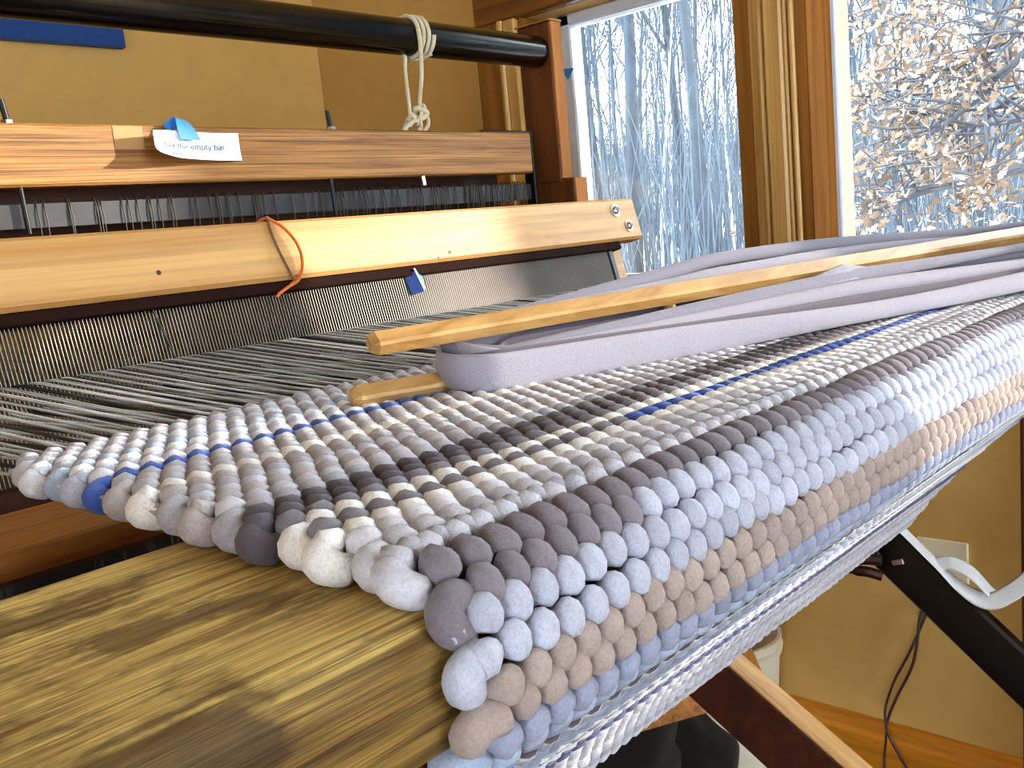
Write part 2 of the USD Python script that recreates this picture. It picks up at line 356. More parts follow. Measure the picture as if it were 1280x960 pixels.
# ------------------------------------------------------------------ loom: breast beam and cross rails
t = Thing('breast_beam', 'worn yellow wooden front beam of the loom under the striped rug', 'loom beam')
pr = []
for cy, cz, r, a0, a1 in ((0.178, -0.102, 0.012, 90, 180), (0.174, -0.119, 0.008, 180, 270), (0.286, -0.121, 0.006, 270, 360), (0.289, -0.0935, 0.0035, 0, 90)):
    for a in np.radians(np.linspace(a0, a1, 8)): pr.append((cy + r * math.cos(a), cz + r * math.sin(a)))
from shapely.geometry import Polygon
g = trimesh.creation.extrude_polygon(Polygon(pr), 1.45, engine='earcut'); v = np.asarray(g.vertices)
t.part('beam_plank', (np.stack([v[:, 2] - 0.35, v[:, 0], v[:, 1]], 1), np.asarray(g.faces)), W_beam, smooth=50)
t.done()
single('knee_rail', box(-0.30, 1.02, 0.268, 0.293, -0.224, -0.1275, 0.003), W_post, 'dark brown rail under the front beam beside the hanging rug', 'loom rail')
single('side_rail', box(-0.10, 0.95, 0.443, 0.53, -0.131, -0.12, 0.002), W_rail, 'orange brown rail under the rug end behind the worn front beam', 'loom rail')
single('front_post', box(1.02, 1.09, 0.20, 0.27, ZF, -0.1275, 0.003), W_dark, 'dark upright loom post at the right edge below the rug', 'loom post')

# ------------------------------------------------------------------ the rug: every weft strip snakes over and under the warp
FLAT_Z, RAD = -0.083, 0.022
prof = [(0.452, FLAT_Z)]
prof += [(y, FLAT_Z) for y in np.linspace(0.44, 0.186, 40)]
cy, cz, r = 0.183, -0.107, 0.024
prof += [(cy + r * math.cos(a), cz + r * math.sin(a)) for a in np.radians(np.linspace(93, 180, 14))]
cy2, cz2, r2 = 0.178, -0.114, 0.019
prof += [(cy2 + r2 * math.cos(a), cz2 + r2 * math.sin(a)) for a in np.radians(np.linspace(180, 222, 8))]
py, pz = prof[-1]
for d in ((0.0015, -0.0012), (0.050, -0.047), (0.100, -0.096), (0.130, -0.131), (0.157, -0.168)): prof.append((py + d[0], pz + d[1]))
ey, ez = prof[-1]; dd = np.array(prof[-1]) - np.array(prof[-2]); dd /= np.linalg.norm(dd); inn = np.array([-dd[1], dd[0]])   # towards the back and up
rc = 0.045; cc = np.array([ey, ez]) + inn * rc
for a in np.radians(np.linspace(10, 170, 14)): prof.append(tuple(cc - inn * rc * math.cos(a) + dd * rc * math.sin(a)))
prof = np.array(prof); seg = np.linalg.norm(np.diff(prof, axis=0), axis=1); SS = np.r_[0, np.cumsum(seg)]
nr = np.gradient(prof, axis=0); nr /= np.linalg.norm(nr, axis=1, keepdims=True); nr = np.stack([nr[:, 1], -nr[:, 0]], 1)
def at_s(s):
    y = np.interp(s, SS, prof[:, 0]); z = np.interp(s, SS, prof[:, 1])
    n = np.stack([np.interp(s, SS, nr[:, 0]), np.interp(s, SS, nr[:, 1])], -1); n /= np.linalg.norm(n, axis=-1, keepdims=True)
    return y, z, n
C = {k: np.array(lin(v)) for k, v in dict(
    gray=(176, 175, 187), lt=(200, 200, 213), white=(250, 250, 253), pale=(220, 220, 231), blue=(58, 90, 176), bgray=(166, 182, 210), tan=(184, 176, 180), cream=(242, 238, 236),
    dark=(84, 76, 86), mid=(126, 122, 134), taupe=(124, 116, 126), lblue=(182, 186, 206), brown=(166, 150, 145), plum=(66, 54, 72), green=(200, 206, 194), navy=(66, 70, 120), slate=(146, 152, 178)).items()}
# (y of the strip on the flat part, colour, colour after x, x of the change)
flat = [(.4405, 'gray'), (.4315, 'lt'), (.4225, 'gray'), (.4135, 'pale'), (.4045, 'gray'), (.3955, 'bgray'), (.3865, 'white'), (.3775, 'lblue'), (.3685, 'pale'), (.3585, 'blue'),
        (.3495, 'gray'), (.3405, 'tan'), (.3315, 'gray'), (.3215, 'cream'), (.3110, 'tan'), (.3020, 'gray'), (.2930, 'lt'), (.2840, 'tan'), (.2750, 'lt'), (.2660, 'gray'),
        (.2570, 'dark'), (.2485, 'dark'), (.2405, 'mid'), (.2320, 'white'), (.2235, 'mid', 'blue', .305), (.2150, 'white', 'pale', .5), (.2060, 'pale'), (.1970, 'lt'), (.1885, 'gray', 'pale', .4), (.1800, 'lt')]
picks = [(float(np.interp(-f[0], -prof[:41, 0], SS[:41])), *f[1:]) for f in flat]
s = picks[-1][0]
for step, *c in ((.0100, 'taupe'), (.0090, 'taupe', 'lblue', .224), (.0078, 'lblue'), (.0078, 'lblue'), (.0076, 'brown'), (.0074, 'brown'), (.0076, 'slate'), (.0080, 'bgray'), (.0090, 'slate'), (.0085, 'plum'), (.0085, 'green'),
                 (.009, 'slate'), (.009, 'bgray'), (.009, 'slate'), (.009, 'slate'), (.009, 'slate'), (.009, 'bgray'), (.009, 'white'), (.009, 'slate'), (.009, 'white'), (.009, 'white'), (.009, 'slate'), (.009, 'navy'), (.009, 'navy'), (.009, 'lt'), (.009, 'gray'), (.009, 'lt'),
                 (.009, 'gray'), (.009, 'lt'), (.009, 'lt'), (.009, 'gray'), (.009, 'lt')):
    s += step; picks.append((s, *c))
WS, XL, XR = 0.00515, 0.1475, 0.832
rug = Thing('rag_rug', 'thick striped rag rug in gray, white and blue drawn over the front beam', 'rug')
for k, pk in enumerate(picks):
    sk = pk[0]
    prev = sk - picks[k - 1][0] if k else 0.009
    nxt = picks[k + 1][0] - sk if k + 1 < len(picks) else 0.009
    wid = (prev + nxt) / 2
    xl = XL + 0.0018 * math.sin(k * 1.7) + nrg.normal(0, 0.0006); xr = XR + 0.0015 * math.sin(k * 2.3)
    nseg = int((xr - xl) / (2 * WS) * 11)
    x = np.linspace(xl + (0.0035 if k % 2 else -0.0008), xr, nseg)
    ph = np.cos(np.pi * x / WS + np.pi * k)
    off = 0.0031 * ph
    wob = 0.0007 * np.sin(x * 37 + k * 2.1) + 0.0005 * np.sin(x * 113 + k * 5.7)
    per = np.floor((x / WS + k % 2) / 2 + 0.25)           # one number per bead, for small differences in size
    jit = np.array([((math.sin(p * 12.9898 + k * 78.233) * 43758.5453) % 1.0) - 0.5 for p in per])
    a = wid * np.maximum(0.465 + 0.275 * ph + 0.04 * jit, 0.2); b = np.maximum(0.0032 + 0.0013 * ph + 0.0003 * jit, 0.0016)
    ss = sk + wob + 0.0006 * jit
    odd = 1 - k % 2
    if odd: off[:4] = np.minimum(off[:4], [-0.0018, -0.0012, -0.0004, 0.0006]); b[:3] = 0.0034; a[:3] = 0.0036
    if not odd and k + 1 < len(picks):                        # the strip turns round the outer warp into its neighbour: the selvage
        th = np.linspace(-np.pi / 2, np.pi / 2, 12)[::-1]
        rr = nxt / 2
        lx = xl + 0.002 - 0.0044 * np.cos(th); ls = sk + rr - rr * np.sin(th)
        lx, ls = lx[::-1], ls[::-1]                       # from neighbour back to this strip
        x = np.r_[lx, x]; ss = np.r_[ls, ss]; off = np.r_[np.linspace(-0.003, 0.0008, 12), off]
        sz = 0.0043 + 0.0010 * np.sin(np.linspace(0.3, 2.2, 12)); a = np.r_[sz, a]; b = np.r_[sz, b]; jit = np.r_[np.zeros(12), jit]
        a[12:16] = np.linspace(sz[-1], a[16], 4); b[12:16] = np.linspace(sz[-1], b[16], 4)
    y, z, n = at_s(ss)
    P = np.stack([x, y + n[:, 0] * off, z + n[:, 1] * off], 1)
    U = np.stack([np.zeros(len(x)), n[:, 0], n[:, 1]], 1)
    m = tube(P, a, 11, True, up=U, r2=b)
    c0 = C[pk[1]]; c1 = C[pk[2]] if len(pk) > 2 else c0; cx = pk[3] if len(pk) > 2 else 9
    tone = 1 + 0.10 * np.sin(x * 23 + k * 3.1) * np.sin(x * 61 + k) + 0.16 * jit
    col = np.where((x > cx)[:, None], c1, c0) * tone[:, None]
    col = np.vstack([np.repeat(col, 11, 0), col[:1], col[-1:]])
    rug.part('weft_strip', m, YARN, smooth=True, col=np.clip(col, 0, 0.92))
rug.done()

# cloth beam below, hidden in the roll
single('cloth_beam', lathe([(0.0001, 0), (0.037, 0), (0.037, 0.80), (0.0001, 0.80)], (0.02, cc[0], cc[1]), 28, 'x'), W_red, 'round wooden cloth beam inside the rolled lower end of the rug', 'loom roller', smooth=40)

# ------------------------------------------------------------------ beater: leans back; local frame u = x, v = up along the board, w = out of its face
BO = np.array([0, 0.641, -0.020]); BV = np.array([0, 0.25, 0.968]); BN = np.array([0, -0.968, 0.25])
BV /= np.linalg.norm(BV); BN /= np.linalg.norm(BN)
def bp(x, v, w_): return np.array([x, 0, 0]) + BO + BV * v + BN * w_
def bbox_(x0, x1, v0, v1, w0, w1, bev=0.002):
    return obox(bp((x0 + x1) / 2, (v0 + v1) / 2, (w0 + w1) / 2), (abs(x1 - x0) / 2, 0, 0), BV * (v1 - v0) / 2, BN * (w1 - w0) / 2, bev)
t = Thing('beater', 'pale wooden beater of the loom holding the steel reed', 'loom beater')
t.part('hand_rail', bbox_(-0.10, 0.929, 0, 0.0485, -0.022, 0, 0.003), W_pale)
t.part('reed_slot_shade', bbox_(-0.06, 0.885, -0.009, 0.0, -0.020, -0.003, 0.001), plain('dark_slot_shade', (34, 15, 10), 0.9, 0.0, 0.08))  # dark strip stands for the shadow in the reed slot
t.part('lower_rail', bbox_(-0.10, 0.91, -0.165, -0.108, -0.024, -0.001, 0.003), W_red)
for x0 in (-0.085, 0.873):
    t.part('beater_leg', bbox_(x0, x0 + 0.036, -0.45, 0.056, -0.046, -0.0225, 0.002), W_pale)
for x0, v0, r in ((0.888, 0.0345, 0.0066), (0.905, 0.0155, 0.0060)):
    c = bp(x0, v0, 0)
    w_ = t.part('washer', tube([c, c + BN * 0.0012], r * 1.12, 20), STEEL, smooth=40)
    t.part('bolt_head', tube([c + BN * 0.001, c + BN * 0.003, c + BN * 0.0042], [r * 0.72, r * 0.70, r * 0.45], 14), STEEL, w_, smooth=40)
    t.part('bolt_recess', tube([c + BN * 0.0042, c + BN * 0.0047], r * 0.40, 6), BLACK, w_)
for px_, v0, r in ((0.333, 0.0155, 0.0018), (0.6175, 0.0075, 0.0016), (0.602, 0.0035, 0.0011)):
    t.part('knot_plug', tube([bp(px_, v0, -0.001), bp(px_, v0, 0.0003)], r, 10), W_red)
nd = 290; RX0, RX1 = 0.105, 0.862
for k in range(nd):
    x0 = RX0 + (RX1 - RX0) * k / (nd - 1)
    t.part('reed_dent', bbox_(x0 - 0.00028, x0 + 0.00028, -0.108, -0.009, -0.0135, -0.0085, 0.0001), REED)
t.part('reed_end', bbox_(RX1 + 0.003, RX1 + 0.011, -0.108, -0.006, -0.0145, -0.0075, 0.001), BARSTEEL)
t.part('reed_end', bbox_(RX0 - 0.011, RX0 - 0.003, -0.108, -0.006, -0.0145, -0.0075, 0.001), BARSTEEL)
t.done()
# nicks and pegs on the rail are worn spots: small plugs of darker wood
t = Thing('orange_cord', 'loop of orange cord tied around the pale beater rail', 'cord')
front = bez([bp(0.434, 0.050, 0.001), bp(0.443, 0.040, 0.005), bp(0.4505, 0.026, 0.006), bp(0.4515, 0.012, 0.005), bp(0.447, 0.001, 0.003), bp(0.440, -0.004, -0.003)], 40)
back = bez([bp(0.434, 0.050, 0.001), bp(0.4325, 0.040, 0.002), bp(0.4335, 0.026, 0.003), bp(0.4365, 0.013, 0.003), bp(0.4405, 0.001, 0.002), bp(0.446, -0.004, -0.004)], 40)
tail = bez([bp(0.4475, 0.002, 0.0035), bp(0.443, -0.003, 0.004), bp(0.433, -0.007, 0.004), bp(0.424, -0.011, 0.004), bp(0.420, -0.014, 0.004)], 24)
over = bez([bp(0.434, 0.0505, 0.001), bp(0.4335, 0.0515, -0.008), bp(0.433, 0.0505, -0.023)], 10)
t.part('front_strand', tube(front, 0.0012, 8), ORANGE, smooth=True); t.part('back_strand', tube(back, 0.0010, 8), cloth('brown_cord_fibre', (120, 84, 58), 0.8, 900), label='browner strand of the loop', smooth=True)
t.part('cord_tail', tube(tail, 0.0013, 8), ORANGE, smooth=True); t.part('cord_bend', tube(over, 0.0012, 8), ORANGE, smooth=True)
t.done()
t = Thing('tape_flag', 'small folded blue tape flag stuck on the reed below the rail', 'tape')
c0 = bp(0.5625, -0.010, 0.0005)
def quad(pts, th, nrm):
    p = np.array(pts, float); return hullpts(np.vstack([p, p + np.array(nrm) * th]))
t.part('shaded_fold', quad([bp(.562, -.006, -.0075), bp(.571, -.006, -.002), bp(.574, -.025, -.001), bp(.565, -.026, -.0075)], 0.0004, BN), BLUESHADE, label='shaded half of the folded tape painted dark blue')  # shading of the fold put into a darker blue
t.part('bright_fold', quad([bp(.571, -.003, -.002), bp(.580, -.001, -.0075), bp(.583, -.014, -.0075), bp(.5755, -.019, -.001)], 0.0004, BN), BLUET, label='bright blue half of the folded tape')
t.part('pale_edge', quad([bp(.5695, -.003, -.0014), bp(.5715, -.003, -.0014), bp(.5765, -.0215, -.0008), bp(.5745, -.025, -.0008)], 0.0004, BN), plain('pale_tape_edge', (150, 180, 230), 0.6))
t.done()
single('marker_thread', tube(bez([bp(.323, -.010, -.004), bp(.326, -.030, -.002), bp(.329, -.052, 0.0), bp(.331, -.068, 0.002)], 16), 0.0007, 6), BLACK, 'short black thread hanging down the face of the reed', 'thread', smooth=True)

# ------------------------------------------------------------------ warp
t = Thing('warp', 'sheet of gray and black warp threads running from rug to reed', 'warp threads')
WG = plain('gray_warp_cotton', (166, 170, 174), 0.8, vary=0.1); WG2 = plain('light_warp_cotton', (206, 210, 214), 0.8, vary=0.1); WK = plain('black_warp_cotton', (30, 27, 30), 0.8, vary=0.1)
nw = 286
for k in range(nw):
    xf = 0.150 + (0.829 - 0.150) * k / (nw - 1)
    xf += 0.62 * (0.150 + (0.829 - 0.150) * (k // 4 * 4 + 1.5) / (nw - 1) - xf)
    xr_ = 0.125 + (0.852 - 0.125) * k / (nw - 1)
    hi = (k // 2) % 2
    j = nrg.normal(0, 0.0008)
    yr = 0.629 if hi else 0.622
    zr = -0.066 if hi else -0.084
    mat = WK if (k // 3) % 4 == 1 or rng.random() < 0.05 else (WG if rng.random() < 0.6 else WG2)
    zf = -0.079 if hi else -0.087
    p = [(xf, 0.425, zf - 0.002), (xf, 0.446, zf), (xf + (xr_ - xf) * 0.5 + 0.4 * j, 0.54, (zf + zr) / 2 + 0.3 * j), (xr_, yr, zr), (xr_, 0.75, -0.075), (xr_, 1.05, -0.07)]
    t.part('warp_thread', tube(p, 0.00072, 5), mat, smooth=True)
t.done()

# ------------------------------------------------------------------ harness shafts
YH = 0.84
t = Thing('front_shaft', 'oak heddle shaft hung on ropes in front with a steel heddle bar', 'loom shaft')
t.part('top_bar', box(-0.12, 0.975, YH, YH + 0.021, 0.0745, 0.1265, 0.002), W_oak)
t.part('heddle_bar', box(-0.10, 0.985, YH + 0.009, YH + 0.0115, 0.0405, 0.0615, 0.0005), BARSTEEL)
t.part('end_strap', join([box(0.888, 0.9785, YH + 0.002, YH + 0.018, 0.1265, 0.1288, 0.0005), box(0.9765, 0.9795, YH + 0.002, YH + 0.018, -0.30, 0.1288, 0.0005)]), IRON, label='black iron strap over the end of the bar')
t.part('bottom_bar', box(-0.12, 0.975, YH, YH + 0.021, -0.34, -0.30, 0.002), W_red)
for x in (0.326, 0.646, 0.7795):
    z1 = 0.064 if x > 0.7 else 0.036
    rd = t.part('hanger_rod', rod((x, YH + 0.004, 0.075), (x + 0.001, YH + 0.004, z1), 0.0022 if x < 0.7 else 0.003, 10), IRON if x < 0.7 else STEEL, smooth=40)
for x in (0.326, 0.658):
    b_ = t.part('hook_bolt', tube(bez([(x + 0.001, YH + 0.010, 0.126), (x, YH + 0.010, 0.135), (x - 0.0015, YH + 0.010, 0.147)], 8), 0.0026, 10), IRON, smooth=40)
    t.part('nut', lathe([(0.0001, 0), (0.0052, 0), (0.0052, 0.0035), (0.0001, 0.0035)], (x + 0.001, YH + 0.010, 0.1265), 6), STEEL, b_)
hx = [0.338, 0.3445, 0.365, 0.3665, 0.389, 0.3915, 0.394, 0.413, 0.419, 0.4275, 0.438, 0.4405, 0.4485, 0.459, 0.462, 0.481, 0.4865, 0.501, 0.5085, 0.511, 0.520, 0.522, 0.533, 0.550, 0.5525, 0.5545, 0.557, 0.562, 0.575, 0.596, 0.612, 0.624, 0.633]
xx = 0.655
while xx < 0.965:
    hx.append(xx); xx += rng.choice([0.003, 0.004, 0.006, 0.009, 0.012, 0.006]) * (1.4 if xx < 0.85 else 0.75)
for x in hx:
    loop = bez([(x, YH + 0.0155, 0.055), (x, YH + 0.014, 0.0635), (x, YH + 0.010, 0.0640), (x, YH + 0.0075, 0.055), (x + 0.0006, YH + 0.0072, 0.030), (x, YH + 0.012, -0.06), (x, YH + 0.012, -0.29)], 14)
    t.part('heddle', tube(loop, 0.0006, 5), WIRE, smooth=True)
t.done()
t = Thing('rear_shaft', 'dark heddle shaft behind the front oak shaft', 'loom shaft')
t.part('top_bar', box(-0.12, 0.975, 0.905, 0.925, 0.018, 0.098, 0.002), W_red)
t.part('heddle_bar', box(-0.10, 0.985, 0.914, 0.9165, -0.030, -0.010, 0.0005), BARSTEEL)
t.part('bottom_bar', box(-0.12, 0.975, 0.905, 0.925, -0.38, -0.34, 0.002), W_red)
t.done()

single('added_dark_board', box(-0.10, 1.03, 0.96, 0.985, -0.55, -0.16, 0.003), plain('shade_black', (14, 9, 7), 0.6), 'added dark board standing for the shade low under the warp', 'shade board')  # board added so the gap under the warp stays black
# note and tape on the front shaft
t = Thing('paper_note', 'curled white paper note with handwriting taped on the oak shaft', 'paper note')
def note_pt(u, v):            # u 0..1 along, v 0..1 upward
    x = 0.437 + 0.099 * u
    lift = (1 - u) ** 1.6 * 0.020 + 0.0015
    curl = (max(0.0, 0.45 - v) ** 2) * 0.055 * (1.15 - u)
    z = 0.0935 + 0.027 * v - 0.010 * max(0, 0.18 - u) * (v * 2 - 1.2) - 0.003 * u * (1 - u)
    return np.array([x + 0.004 * max(0, 0.4 - v) * (1 - u), YH - lift - curl, z + 0.10 * curl])
nu, nv = 20, 8
G = np.array([[note_pt(i / nu, j / nv) for j in range(nv + 1)] for i in range(nu + 1)])
def sheet(G, th):
    a, b = G.shape[:2]; V = np.vstack([G.reshape(-1, 3), G.reshape(-1, 3) + np.array([0, -th, 0])]); F = []; n = a * b
    for i in range(a - 1):
        for j in range(b - 1):
            q = [i * b + j, i * b + j + 1, (i + 1) * b + j + 1, (i + 1) * b + j]
            F += [[q[0], q[1], q[2]], [q[0], q[2], q[3]], [n + q[0], n + q[2], n + q[1]], [n + q[0], n + q[3], n + q[2]]]
    rim = [i * b for i in range(a)] + [(a - 1) * b + j for j in range(1, b)] + [i * b + b - 1 for i in range(a - 2, -1, -1)] + [j for j in range(b - 2, 0, -1)]
    for p, q in zip(rim, rim[1:] + rim[:1]): F += [[p, q, n + q], [p, n + q, n + p]]
    return V, np.array(F)
pp = t.part('sheet', sheet(G, 0.0003), PAPER, smooth=40)
def bend_text(txt, h, u0, v0, u1):
    m = meshkit.text_mesh(txt, h, 0.0001); v = np.asarray(m.vertices); w_ = v[:, 0].max()
    out = []
    for p in v:
        u = u0 + (u1 - u0) * p[0] / w_; vv = v0 + p[1] / 0.027
        q = note_pt(u, vv); out.append(q + np.array([0, -0.0008 - p[2], 0]))
    return np.array(out), np.asarray(m.faces)
t.part('handwriting', bend_text('Set the empty bar', 0.0050, 0.10, 0.40, 0.82), INK, pp)
t.part('handwriting', bend_text('in', 0.0036, 0.16, 0.16, 0.27), INK, pp)
TP = [((0.4575, YH - 0.004, 0.1245), (0.4625, YH - 0.006, 0.1205)), ((0.4615, YH + 0.001, 0.1285), (0.4735, YH - 0.004, 0.1245)), ((0.4665, YH + 0.002, 0.1325), (0.4775, YH - 0.003, 0.1290)), ((0.4715, YH + 0.000, 0.1350), (0.4785, YH - 0.004, 0.1300)),
      ((0.4680, YH - 0.008, 0.1320), (0.4800, YH - 0.007, 0.1295)), ((0.4650, YH - 0.0140, 0.1260), (0.4825, YH - 0.0115, 0.1240)), ((0.4640, YH - 0.0172, 0.1180), (0.4850, YH - 0.0138, 0.1175)), ((0.4650, YH - 0.0176, 0.1120), (0.4870, YH - 0.0142, 0.1115))]
TP = np.array([[np.array(a) + (np.array(b) - np.array(a)) * f for f in (0, 0.5, 1)] for a, b in TP])
t.part('blue_tape', sheet(TP, 0.0003), BLUET, pp, label='blue tape holding the note', smooth=50)
t.done()
single('masking_tape', box(0.4105, 0.4385, YH - 0.0006, YH - 0.0001, 0.105, 0.1255, 0.0001), TAN_T, 'brown tape patch on the oak shaft left of the note', 'tape')

# ------------------------------------------------------------------ black pipe, rope and right upright
PY, PZ, PR = 0.862, 0.236, 0.0205
single('overhead_pipe', lathe([(0.0001, 0), (PR - .002, 0), (PR, 0.002), (PR, 1.328), (PR - .002, 1.330), (0.0001, 1.330)], (-0.30, PY, PZ), 40, 'x'), PIPE, 'glossy black pipe across the top of the loom', 'pipe', smooth=40)
t = Thing('hanging_rope', 'cream rope wound round the black pipe and knotted to the oak shaft', 'rope')
rw = 0.0027
coil = []
for a in np.linspace(0, 2 * np.pi * 3.0, 100):
    coil.append((0.792 + 0.024 * a / (6 * np.pi), PY - (PR + rw) * math.cos(a), PZ + (PR + rw) * math.sin(a)))
coil = np.array(coil)
t.part('rope_coil', tube(coil, rw, 9), ROPE, smooth=True)
t.part('rope_strand', tube(bez([coil[0] + (0, 0, 0.004), (0.7925, PY - PR - rw, PZ - 0.012), (0.792, PY - 0.0205, 0.19), (0.7915, PY - 0.012, 0.158)], 24), rw, 9), ROPE, smooth=True)
t.part('rope_strand', tube(bez([(0.783, PY - 0.006, PZ - PR - 0.002), (0.779, PY - 0.008, 0.195), (0.7775, PY - 0.010, 0.15), (0.7765, PY - 0.011, 0.136)], 24), rw * 0.85, 9), ROPE, smooth=True)
t.part('rope_strand', tube(bez([(0.8185, PY - 0.014, PZ - 0.019), (0.806, PY - 0.004, PZ - 0.024), (0.793, PY + 0.004, PZ - 0.0245), (0.783, PY - 0.004, PZ - 0.0225)], 16), rw * 0.9, 9), ROPE, smooth=True)
knot = []
for a in np.linspace(0, 4.2 * np.pi, 60):
    knot.append((0.793 + 0.0065 * math.sin(a) + 0.002 * math.sin(2.3 * a), PY - 0.012 + 0.0055 * math.cos(a), 0.1545 - 0.0011 * a + 0.0035 * math.sin(1.7 * a)))
t.part('knot', tube(knot, rw * 1.1, 9), ROPE, smooth=True)
knot = []
for a in np.linspace(0, 4.2 * np.pi, 60):
    knot.append((0.7765 + 0.0065 * math.sin(a) + 0.003 * math.cos(1.3 * a), PY - 0.012 + 0.005 * math.cos(a), 0.1455 - 0.0010 * a + 0.002 * math.sin(2.1 * a)))
t.part('knot', tube(knot, rw, 9), ROPE, smooth=True)
for pts in ([(0.797, PY - 0.014, 0.148), (0.8015, PY - 0.014, 0.140), (0.8015, PY - 0.012, 0.133), (0.796, PY - 0.010, 0.1275), (0.795, PY - 0.008, 0.1275)], [(0.790, PY - 0.016, 0.148), (0.787, PY - 0.016, 0.138), (0.789, PY - 0.014, 0.131), (0.786, PY - 0.012, 0.1278)],
            [(0.776, PY - 0.016, 0.138), (0.768, PY - 0.016, 0.133), (0.762, PY - 0.014, 0.1285), (0.770, PY - 0.010, 0.1275)]):
    t.part('rope_loop', tube(bez(pts, 20), rw * 0.9, 8), ROPE, smooth=True)
t.done()
t = Thing('loom_upright', 'dark stained upright holding the right end of the black pipe', 'loom post')
t.part('upper_post', join([box(1.03, 1.052, 0.839, 0.897, 0.060, 0.273, 0.002)]), W_dark)
t.part('lower_post', box(1.03, 1.056, 0.818, 0.920, ZF, 0.0655, 0.002), W_dark)
t.part('lit_front_face', box(1.0305, 1.0515, 0.836, 0.8395, 0.066, 0.272, 0.001), W_post, label='front face of the post painted orange as if lit')  # light on the post front put into orange facing pieces
t.part('lit_front_face', box(1.0305, 1.0555, 0.815, 0.8185, -0.10, 0.065, 0.001), W_post, label='front face of the lower post painted orange as if lit')
t.part('post_cap', box(1.026, 1.0525, 0.835, 0.898, 0.272, 0.2745, 0.001), W_oak)
t.done()
single('tape_tab', quad([(1.409, 1.128, 0.283), (1.409, 1.098, 0.280), (1.409, 1.113, 0.262)], 0.001, (-1, 0, 0)), BLUET, 'blue tape tab on the window frame beside the upright', 'tape')

# ------------------------------------------------------------------ shuttle with wound strips, lying slantwise on the rug
SO = np.array([0.283, 0.375, -0.0790]); SU = np.array([0.945, -0.326, 0.0]); SU /= np.linalg.norm(SU); SVv = np.array([-SU[1], SU[0], 0]); SW = np.array([0, 0, 1.0])
def sp(a): a = np.asarray(a, float); return SO + a[..., :1] * SU + a[..., 1:2] * SVv + a[..., 2:3] * SW
t = Thing('rag_shuttle', 'wooden stick shuttle wound with gray fabric strips lying on the rug', 'shuttle')
def stick(a0, u0, a1, u1, hw, ht, roll, ac=0.0):
    p0, p1 = sp((a0, ac, u0)), sp((a1, ac, u1)); ax = (p1 - p0) / np.linalg.norm(p1 - p0)
    side = SVv * math.cos(roll) + SW * math.sin(roll); side -= ax * (side @ ax); side /= np.linalg.norm(side); nn = np.cross(ax, side)
    pts = []
    for q, e in ((p0, 0.004), (p1, -0.004)):
        for i, j in ((-1, -1), (-1, 1), (1, 1), (1, -1)):
            pts.append(q + side * hw * i * 0.62 + nn * ht * j * 0.62)
            for f, g_ in ((1, 0.72), (0.72, 1)):
                pts.append(q + ax * e + side * hw * i * f + nn * ht * j * g_)
    return hullpts(pts)
t.part('lower_stick', stick(0.0, 0.006, 0.68, 0.006, 0.0056, 0.0042, 0.62), W_stick)
t.part('upper_stick', stick(0.0126, 0.031, 0.69, 0.046, 0.0056, 0.0043, 0.62), W_stick)
for a in (0.20, 0.58):
    t.part('peg', tube([sp((a, 0.002, 0.004)), sp((a, 0.002, 0.031 + 0.016 * a))], 0.0035, 12), W_stick, smooth=40)
def loop(a0, a1, cf, cb, uf, ub, rv, rt, droop=0.0, rise=0.0, brise=0.0, fan=0.0, tilt=0.0, ph=0.0):
    """closed racetrack round the pegs; f = side towards the weaver, b = far side; u = height; rv, rt = half height and half thickness"""
    P = []; tt = []
    rad = (cf + cb) / 2; off = (cb - cf) / 2
    n = 46
    for i in range(n):                                  # far side, right to left
        f = 1 - i / n; a = a0 + rad + (a1 - a0 - 2 * rad) * f
        P.append((a, cb + 0.008 * f * (1 - f) * math.sin(7 * f + ph), ub + brise * min(1.0, 3.2 * f) ** 0.7 + 0.002 * math.sin(9 * f + ph))); tt.append(f)
    for i in range(14):
        th = np.pi * i / 14; P.append((a0 + rad - rad * math.sin(th), off + rad * math.cos(th), ub + (uf - ub) * i / 14)); tt.append(0)
    for i in range(n):
        f = i / n; a = a0 + rad + (a1 - a0 - 2 * rad) * f
        sm = f * f * (3 - 2 * f)
        P.append((a, -cf - fan * sm - 0.003 * math.sin(5.5 * f + ph) * f, uf + rise * min(1.0, 2.2 * f) ** 0.8 + droop * f + 0.0014 * math.sin(8 * f + 2 * ph) * f)); tt.append(f)
    for i in range(14):
        th = np.pi * i / 14; P.append((a1 - rad + rad * math.sin(th), off - fan * (1 - i / 14) - rad * math.cos(th), uf + rise + droop + (ub + brise - uf - rise - droop) * i / 14)); tt.append(1)
    P = sp(np.array(P)); tt = np.array(tt)
    k = np.arange(len(P))
    rvv = rv * (1 - 0.52 * tt ** 0.7 + 0.10 * np.sin(k * 0.21 + ph)); rtt = rt * (1 + 0.75 * tt + 0.12 * np.sin(k * 0.33 + 2 * ph))
    tl = tilt * tt
    U = SW[None] * np.cos(tl)[:, None] + SVv[None] * np.sin(tl)[:, None]
    return tube(P, rtt, 12, False, up=U, r2=rvv, closed=True)
SHADESTRIP = cloth('shaded_jersey_strip', (96, 88, 102), 0.6, 1100); MIDSTRIP = cloth('mid_gray_jersey_strip', (132, 130, 146), 0.6, 1100)  # darkest strips put the shade between strands into their colour
